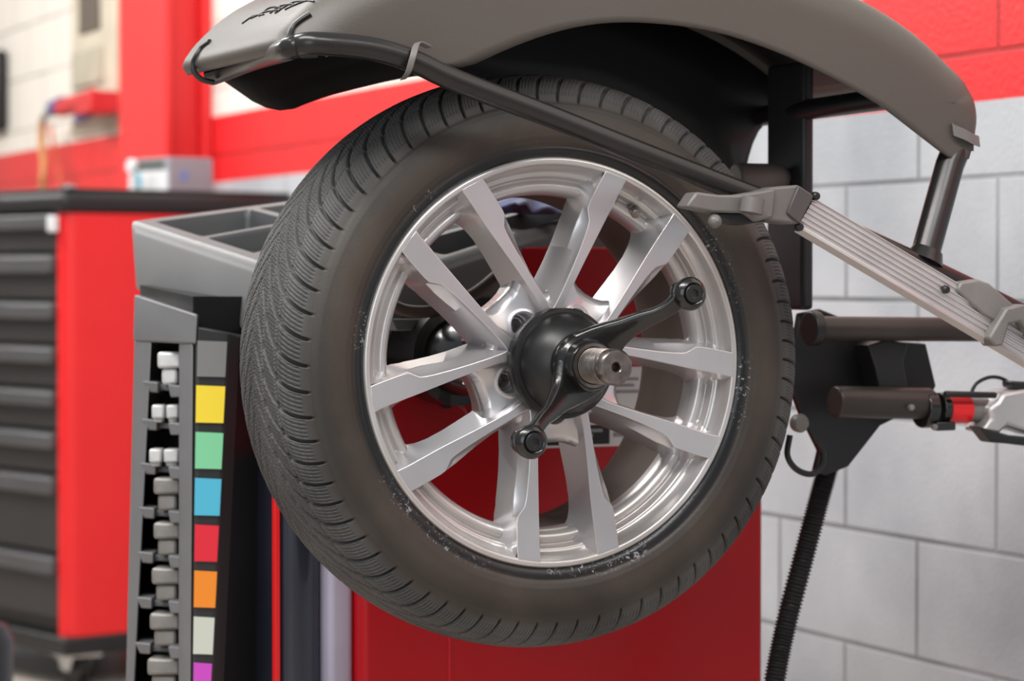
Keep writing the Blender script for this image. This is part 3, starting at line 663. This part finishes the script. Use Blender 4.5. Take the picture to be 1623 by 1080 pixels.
mk('hood_strap', strap(onroof([(492, 22), (474, 34), (463, 46)], [(458, 62, .008), (463, 76, .014), (478, 87, .018), (502, 87, .018)]), .0036), M['black'], hood)
mk_ = []
for seg_ in ([(384, 38), (402, 26), (418, 24)], [(398, 30), (420, 20), (440, 17)], [(410, 27), (428, 13), (446, 14), (436, 22)], [(428, 22), (446, 10), (466, 8), (452, 16)], [(448, 14), (466, 4), (486, 2)], [(462, 11), (482, 3), (498, 3)]):
    pts = [roofpt(*p) for p in seg_]
    if all(p is not None for p in pts):
        mk_.append(tube([p-fw*.001+Vector((0, 0, .0006)) for p in pts], .0011, 6, 4))
if mk_: mk('roof_lettering', mk_, M['ink'], hood)
# ------------------------------------------------------------------ measuring bar
XA = .10
ub1 = [(1291, 314), (1700, 561)]
def barpt(s, o, X):             # s: 0..1 along, o px offset down (perpendicular)
    x = 1291+(1760-1291)*s; y = 314+(592-314)*s; return UX(x-o*.5, y+o*.84, X)
rings = []
def bar_profile(s):
    ring = [barpt(s, 0, XA-.03), barpt(s, 0, XA)]
    n = 6; w_ = 50
    for k in range(n):
        a = w_*k/n; ring += [barpt(s, a+1.2, XA), barpt(s, a+2.6, XA-.0022), barpt(s, a+w_/n-2.2, XA-.0022), barpt(s, a+w_/n-.8, XA)]
    ring += [barpt(s, w_, XA), barpt(s, w_+4, XA+.004), barpt(s, w_+14, XA-.006), barpt(s, w_+14, XA-.03)]
    return ring
gb = mk('measuring_bar', loft([bar_profile(0), bar_profile(1)]), M['alu'], bal, bevel=.0006, angle=20)
def pr(pts, X, t, m, name, parent, bev=.002): return mk(name, prism([UX(a, b, X) for a, b in pts], (-t, 0, 0)), m, parent, bevel=bev)
pr([(1226, 297), (1266, 293), (1291, 310), (1284, 318), (1266, 356), (1250, 354), (1222, 350), (1200, 335), (1205, 303)], XA+.008, .045, M['caps'], 'end_cap', gb, .003)
mk('end_cap_face', prism([UX(1266, 294, XA+.012), UX(1290, 311, XA+.012), UX(1268, 355, XA+.012), UX(1248, 338, XA+.012)], (-.01, 0, 0)), mat('dark_cap_face', (78, 72, 72), .5), gb, bevel=.0015)
pr([(1104, 304), (1140, 309), (1170, 309), (1200, 304), (1230, 299), (1226, 345), (1198, 352), (1180, 338), (1130, 337), (1088, 328)], XA+.014, .03, M['caps'], 'clamp_finger', gb, .003)
mk('clamp_finger_tip', tube([UX(1194, 314, XA+.026), UX(1190, 338, XA+.026)], .014, 20), M['caps'], gb)
pr([(1136, 338), (1214, 338), (1214, 351), (1176, 357), (1160, 356)], XA+.006, .02, M['black'], 'clamp_jaw', gb)
kb = UX(1133, 351, XA+.012); mk('clamp_ball', lathe([(-.0085+.0017*k, math.sqrt(max(0, .0085**2-(-.0085+.0017*k)**2))) for k in range(11)], kb, 20), M['caps'], gb, angle=60)
for (a, b) in ((1266, 360), (1498, 459), (1292, 311)):
    c = UX(a, b, XA+.0005); mk('bolt', lathe([(-.002, 0), (-.002, .0055), (.004, .005), (.006, .003), (.006, 0)], c, 12), M['black'], gb)
pr([(1523, 447), (1551, 443), (1570, 450), (1618, 492), (1606, 500), (1596, 520), (1560, 500), (1518, 460)], XA+.004, .03, M['cast'], 'bar_bracket', gb, .003)
pr([(1596, 488), (1623, 482), (1660, 500), (1664, 545), (1640, 540), (1618, 510), (1600, 514), (1590, 548), (1578, 550), (1568, 536)], XA+.016, .03, M['cast'], 'bar_clip', gb, .003)
# ------------------------------------------------------------------ pivot gear at the rear of the machine
XP = -.16
pl = [(1268, 497), (1300, 490), (1345, 508), (1405, 540), (1468, 545), (1484, 612), (1470, 640), (1396, 675), (1345, 740), (1310, 754), (1292, 750), (1300, 715), (1270, 655), (1250, 600)]
mk('pivot_plate', prism([UX(a, b, XP-.06) for a, b in pl], (-.012, 0, 0)), M['black'], bal, bevel=.002)
brown = mat('brown_grey_tube', (66, 60, 57), .4, .35, (52, 46, 43), 8)
mk('pivot_tube', [tube([UX(1290, 521, XP), UX(1760, 524, XP)], .0165, 24)], brown, bal)
mk('pivot_collar', [tube([UX(1282, 521, XP), UX(1297, 521, XP)], .0235, 24)], M['black'], bal, bevel=.002)
mk('lower_tube', [tube([UX(1322, 637, XP), UX(1474, 640, XP)], .0215, 24)], brown, bal, bevel=.003)
mk('tube_bracket', [prism([UX(a, b, XP-.01) for a, b in [(1376, 548), (1405, 538), (1440, 545), (1432, 575), (1440, 618), (1394, 622), (1388, 585)]], (-.04, 0, 0))], M['black'], bal, bevel=.002)
mk('rear_column', [bb(-.30, -.20, UX(1214, 300, -.30).y, UX(1291, 300, -.20).y, UX(1250, 492, -.20).z, UX(1250, 190, -.20).z+.08)], M['greyd'], bal, bevel=.006)
# rounded stop behind the tyre at (1210,280)
mk('buffer_sleeve', tube([UX(1165, 283, -.24), UX(1234, 284, -.24), UX(1246, 288, -.24)], lambda t: .021 if t < .6 else .015, 20), mat('buffer_grey', (104, 98, 94), .5), bal, bevel=.004)
mk('clamp_ring', [tube([UX(1459, 648, XP), UX(1476, 648, XP)], .0265, 24), tube([UX(1486, 648, XP), UX(1498, 648, XP)], .022, 24), bb(XP+.01, XP+.024, UX(1470, 676, XP).y, UX(1500, 676, XP).y, UX(1470, 682, XP).z, UX(1470, 668, XP).z)], M['gloss'], bal, bevel=.002)
mk('red_sleeve', tube([UX(1499, 649, XP), UX(1532, 649, XP)], .0195, 24), flat('sleeve_red', (232, 30, 34), .3), bal)
mk('steel_rod', tube([UX(1530, 650, XP), UX(1640, 652, XP)], .0165, 24), M['lead'], bal)
mk('clamp_head', [prism([UX(a, b, XP+.03) for a, b in [(1590, 622), (1640, 612), (1700, 622), (1700, 700), (1640, 690), (1598, 676), (1584, 690), (1556, 684), (1572, 664), (1566, 648), (1582, 636)]], (-.05, 0, 0))], M['alu'], bal, bevel=.006)
mk('clamp_lever', [prism([UX(a, b, XP+.034) for a, b in [(1552, 676), (1600, 690), (1640, 694), (1700, 700), (1700, 716), (1600, 704), (1572, 702)]], (-.03, 0, 0)), prism([UX(a, b, XP+.03) for a, b in [(1606, 604), (1700, 610), (1700, 622), (1608, 616)]], (-.03, 0, 0)), prism([UX(a, b, XP+.03) for a, b in [(1500, 620), (1582, 622), (1582, 632), (1500, 630)]], (-.01, 0, 0))], M['black'], bal, bevel=.003)
mk('clamp_cable', tube([UX(1538, 626, XP), UX(1548, 608, XP), UX(1570, 598, XP), UX(1592, 602, XP), UX(1606, 616, XP)], .0026, 10, 6), M['black'], bal)
sk = UX(1266, 671, -.2); mk('release_knob', lathe([(-.004, .0), (-.004, .012), (.004, .013), (.010, .010), (.012, 0)], sk, 24), M['lead'], bal)
for (a, b) in ((1444, 646), (1481, 677)):
    c = UX(a, b, XP+.0265); mk('clamp_bolt', lathe([(-.003, 0), (-.003, .004), (.003, .004), (.004, 0)], c, 12), M['lead'], bal)
# loose cable loop and corrugated hose
tag(mk('cable_loop', tube([UX(1252, 690, XP), UX(1248, 722, XP), UX(1262, 744, XP), UX(1286, 752, XP), UX(1302, 738, XP), UX(1304, 716, XP), UX(1296, 700, XP)], .0042, 10, 6), M['black']),
    'thin black cable looping under the black pivot plate beside the tyre', 'cable')
hp = smooth_path([UX(1312, 742, -.24), UX(1296, 800, -.24), UX(1272, 890, -.24), UX(1246, 990, -.24), UX(1228, 1080, -.24), UX(1212, 1200, -.24), UX(1196, 1330, -.26), UX(1188, 1500, -.3)], 130)
hp = [Vector((p.x, p.y, max(p.z, .03))) for p in hp]
tag(mk('corrugated_hose', tube(hp, lambda t: .0142+.0016*math.sin(t*2*PI*120), 18), mat('hose_black', (40, 39, 40), .4)),
    'black corrugated hose running down the grey block wall behind the balancer', 'hose')
# ------------------------------------------------------------------ blue rag in the tray
def rag():
    ns = 40; s = np.linspace(-1, 1, ns); A, B = np.meshgrid(s, s, indexing='ij')
    nrm = (TN-TL).cross(TR-TL).normalized(); dr = UD(838, 343, 1)-CAM; c = CAM+dr*((TR-CAM).dot(nrm)/dr.dot(nrm))+Vector((0, 0, .004))
    R = np.hypot(A, B); Z = .030*np.exp(-R**2*1.2)+.010*np.sin(A*3.1+B*2+1)+.007*np.abs(np.sin(B*4-A*5))+.004*np.sin(A*7+B*6)
    Z = np.maximum(Z*(1.25-.45*R), .003); X = A*.06*(1+.15*np.sin(B*6)); Y = B*.055*(1+.2*np.sin(A*5))
    v = [c+Vector((X[i, j], Y[i, j], Z[i, j])) for i in range(ns) for j in range(ns)]
    f = [tuple(q) for q in gridquads(ns, ns).tolist()]
    o = mk('blue_rag', (v, f), mat('rag_blue', (120, 142, 196), .8, 0, (160, 156, 178), 22), None)
    sd = o.modifiers.new('t', 'SOLIDIFY'); sd.thickness = .003
    tag(o, 'crumpled blue rag lying in the tray, seen between the upper spokes', 'cloth')
rag()
# ------------------------------------------------------------------ tool cabinet, far left
DC = 7.0
ang = math.radians(39)                       # front runs 39 deg off the view
vh = Vector((fw.x, fw.y, 0)).normalized(); rh = rt.copy()
fd_ = (vh*math.cos(ang)-rh*math.sin(ang)).normalized()      # along the front, away and to the left
sd_ = (vh*math.sin(ang)+rh*math.cos(ang)).normalized()      # along the side, away and to the right
C0 = UD(105, 600, DC); C0.z = 0
zt = UD(105, 300, DC).z; zr1 = UD(105, 338, DC).z; zr0 = UD(105, 1013, DC).z; zb = UD(105, 1036, DC).z
cab = thing('tool_cabinet', 'red-sided roller tool cabinet with dark grey drawers behind the balancer', 'cabinet', C0)
LW, LD = 1.1, .72
def cbox(a0, a1, b0, b1, z0, z1):
    P = [C0+fd_*a+sd_*b for a, b in ((a0, b0), (a1, b0), (a1, b1), (a0, b1))]
    return prism([Vector((p.x, p.y, z0)) for p in P], (0, 0, z1-z0))
def rcorner(z0, z1, r=.045):
    pts = []
    for k in range(8):
        t = PI/2*k/7; a = r-r*math.sin(t); b = r-r*math.cos(t); pts.append(C0+fd_*a+sd_*b)
    pts += [C0+sd_*LD, C0+sd_*LD+fd_*.06, C0+sd_*.05+fd_*.06, C0+fd_*r+sd_*.045] if False else [C0+sd_*LD, C0+sd_*LD+fd_*.045]
    pts = pts[::1]
    return prism([Vector((p.x, p.y, z0)) for p in pts], (0, 0, z1-z0))
# rounded red side post
pts = []
for k in range(8):
    t = PI/2*k/7; pts.append(C0+fd_*(.045-.045*math.sin(t))+sd_*(.045-.045*math.cos(t)))
pts += [C0+sd_*LD, C0+sd_*LD+fd_*.045]
mk('side_panel', prism([Vector((p.x, p.y, zr0)) for p in pts], (0, 0, zr1-zr0)), M['redcab'], cab, angle=40)
mk('carcass', cbox(.046, LW, .03, LD, zb, zr1), M['black'], cab, smooth=False)
mk('worktop', [cbox(-.01, LW, -.015, LD+.01, zr1, zt-.005)], M['ink'], cab, bevel=.02)
mk('top_mat', [cbox(.005, LW, .0, LD, zt-.005, zt+.004)], M['drawerd'], cab, bevel=.003)
mk('base_frame', [cbox(-.005, LW, -.01, LD, zb-.012, zr0-.001)], M['black'], cab, bevel=.008)
mk('top_corner', [tube([C0+fd_*.02+sd_*.02+Vector((0, 0, zt+.004)), C0+fd_*.02+sd_*.02+Vector((0, 0, zt+.012))], .02, 16)], M['chrome'], cab)
drs = [(338, 398), (404, 474), (480, 545), (551, 615), (621, 682), (688, 752), (758, 880), (886, 985)]
for i, (ya, yb) in enumerate(drs):
    z1 = UD(105, ya, DC).z; z0 = UD(105, yb, DC).z
    d = mk('drawer', cbox(.048, LW, -.0, .03, z0, z1), M['drawerd'], cab, bevel=.003)
    hz = min(.05, (z1-z0)*.42)
    mk('drawer_handle', cbox(.05, LW, -.022, .0, z1-hz, z1-.004), M['drawer'], d, bevel=.006)
lk = C0+fd_*.035+sd_*(-.018); mk('cabinet_lock', tube([Vector((lk.x, lk.y, UD(92, 368, DC).z)), Vector((lk.x, lk.y, UD(92, 342, DC).z))], .016, 12), M['white'], cab, bevel=.004)
for a, b in ((.10, .08), (.10, LD-.1), (LW-.1, .08), (LW-.1, LD-.1)):
    c = C0+fd_*a+sd_*b
    cs = mk('caster', [tube([Vector((c.x, c.y, .055))-sd_*.016, Vector((c.x, c.y, .055))+sd_*.016], .055, 24)], M['black'], cab)
    mk('caster_fork', [box((c.x, c.y, zb-.019), (.12, .12, .012)), prism([Vector((c.x, c.y, 0))-sd_*.032+fd_*q+Vector((0, 0, zz)) for q, zz in ((-.045, zb-.02), (.045, zb-.02), (.02, .04), (-.02, .04))], sd_*.006),
        prism([Vector((c.x, c.y, 0))+sd_*.028+fd_*q+Vector((0, 0, zz)) for q, zz in ((-.045, zb-.02), (.045, zb-.02), (.02, .04), (-.02, .04))], sd_*.006)], M['chrome'], cs, bevel=.002)
# carton on the cabinet
bx0 = C0+sd_*.37+fd_*.08; zc = zt+.0045
carton = thing('small_carton', 'grey and white carton with blue print on top of the red tool cabinet', 'box', (bx0.x, bx0.y, zc))
bxw = .20; 
def kbox(a0, a1, b0, b1, z0, z1):
    P = [bx0+fd_*a+sd_*b for a, b in ((a0, b0), (a1, b0), (a1, b1), (a0, b1))]
    return prism([Vector((p.x, p.y, z0)) for p in P], (0, 0, z1-z0))
HB = .093
mk('carton_body', kbox(0, .20, 0, .14, zc, zc+HB), flat('carton_grey', (150, 148, 156)), carton, smooth=False, bevel=.002)
mk('carton_front', kbox(.01, .19, -.0015, 0, zc+.004, zc+HB*.62), M['white'], carton, smooth=False)
mk('carton_band', kbox(.03, .19, -.002, 0, zc+HB*.64, zc+HB-.005), flat('carton_band', (92, 98, 96)), carton, smooth=False)
mk('carton_mark', [kbox(.15, .18, -.0035, -.0015, zc+.012, zc+.052)], flat('carton_blue', (70, 190, 214)), carton, smooth=False)
mk('carton_side_mark', kbox(-.0015, 0, .03, .06, zc+.03, zc+.055), flat('carton_side_blue', (120, 140, 190)), carton, smooth=False)
bq = bx0+fd_*.12-sd_*.045
bott = mk('pressure_gauge', [tube([Vector((bq.x, bq.y, zc+.002)), Vector((bq.x, bq.y, zc+.045))], .012, 16), tube([Vector((bq.x, bq.y, zc+.07))-sd_*.012, Vector((bq.x, bq.y, zc+.07))+sd_*.004], .021, 24), tube([Vector((bq.x, bq.y, zc+.04)), Vector((bq.x, bq.y, zc+.06))], .005, 12)], M['white'], bevel=.003)
tag(bott, 'small pale round-headed gauge standing in front of the carton', 'gauge')
# ------------------------------------------------------------------ things on the left wall
def wb(x0, y0, x1, y1, dep, m, name, parent=None, bev=.006):
    a, b = UY(x0, y0, YW-dep), UY(x1, y1, YW-dep); return mk(name, bb(a.x, b.x, YW-dep, YW-.0015, b.z, a.z), m, parent, bevel=bev)
e0 = UY(150, 205, YW-.03)
beige = mat('beige_enamel', (212, 202, 182), .5)
pn = thing('wall_panel', 'beige electrical panel on the cream wall left of the red column', 'electrical panel', (e0.x, YW, e0.z))
wb(112, -30, 182, 205, .02, beige, 'back_box', pn)
wb(124, -10, 156, 46, .028, mat('meter_dark', (92, 84, 72), .4), 'meter_window', pn)
wb(112, 85, 158, 130, .035, mat('socket_grey', (190, 182, 162), .5), 'junction_box', pn)
vz = UY(128, 165, YW-.10)
av = thing('air_valve', 'red and blue air line valve hanging on the wall above the tool cabinet', 'valve', vz)
mk('valve_body', [tube([UY(98, 172, YW-.1), UY(150, 155, YW-.1)], .032, 16), bb(UY(132, 150, YW-.1).x, UY(158, 150, YW-.1).x, YW-.13, YW-.03, UY(140, 182, YW-.1).z, UY(140, 148, YW-.1).z)], flat('valve_red', (206, 28, 36)), av, bevel=.006)
vb_ = flat('valve_blue', (60, 70, 140)); mk('valve_collar', tube([UY(86, 172, YW-.1), UY(100, 166, YW-.1)], .03, 16), vb_, av); mk('valve_knob', tube([UY(126, 186, YW-.1), UY(142, 178, YW-.1)], .02, 12), vb_, av)
mk('hose_connector', tube([UY(88, 178, YW-.1), UY(72, 182, YW-.1), UY(68, 194, YW-.1)], .012, 12), M['lead'], av)
ah = tag(mk('air_hose', tube([UY(68, 190, YW-.1), UY(66, 225, YW-.1), UY(70, 260, YW-.12), UY(68, 296, YW-.13), UY(66, 420, YW-.05)], .014, 12, 6), mat('hose_tan', (214, 150, 96), .5)), 'tan air hose hanging from the red valve down behind the cabinet', 'hose')
tag(mk('air_hose', tube([UY(80, 200, YW-.05), UY(86, 240, YW-.05), UY(98, 300, YW-.04), UY(108, 420, YW-.03)], .007, 10, 6), mat('hose_orange', (226, 112, 72), .5)), 'thinner orange hose slanting down beside the tan hose', 'hose')
tag(wb(-50, 92, -9, 206, .06, M['ink'], 'black_wall_box', None, .02), 'black box cut by the left frame edge on the cream wall', 'wall box')  # unidentified black thing fixed to the wall
# unidentified dark rounded object at the lower left corner, built as a cylinder
dd = UD(-40, 1000, 5.2)
tag(mk('dark_rounded_object', lathe([(0, .0), (0, .098), (.30, .098), (dd.z-.02, .10), (dd.z+.012, .085), (dd.z+.02, .05), (dd.z+.022, 0)], (UD(-60, 1000, 5.2).x, UD(-60, 1000, 5.2).y, 0), 40, 'Z'), mat('dark_object_navy', (34, 36, 44), .3)),
    'dark navy rounded object cut by the lower left corner of the frame', 'drum')
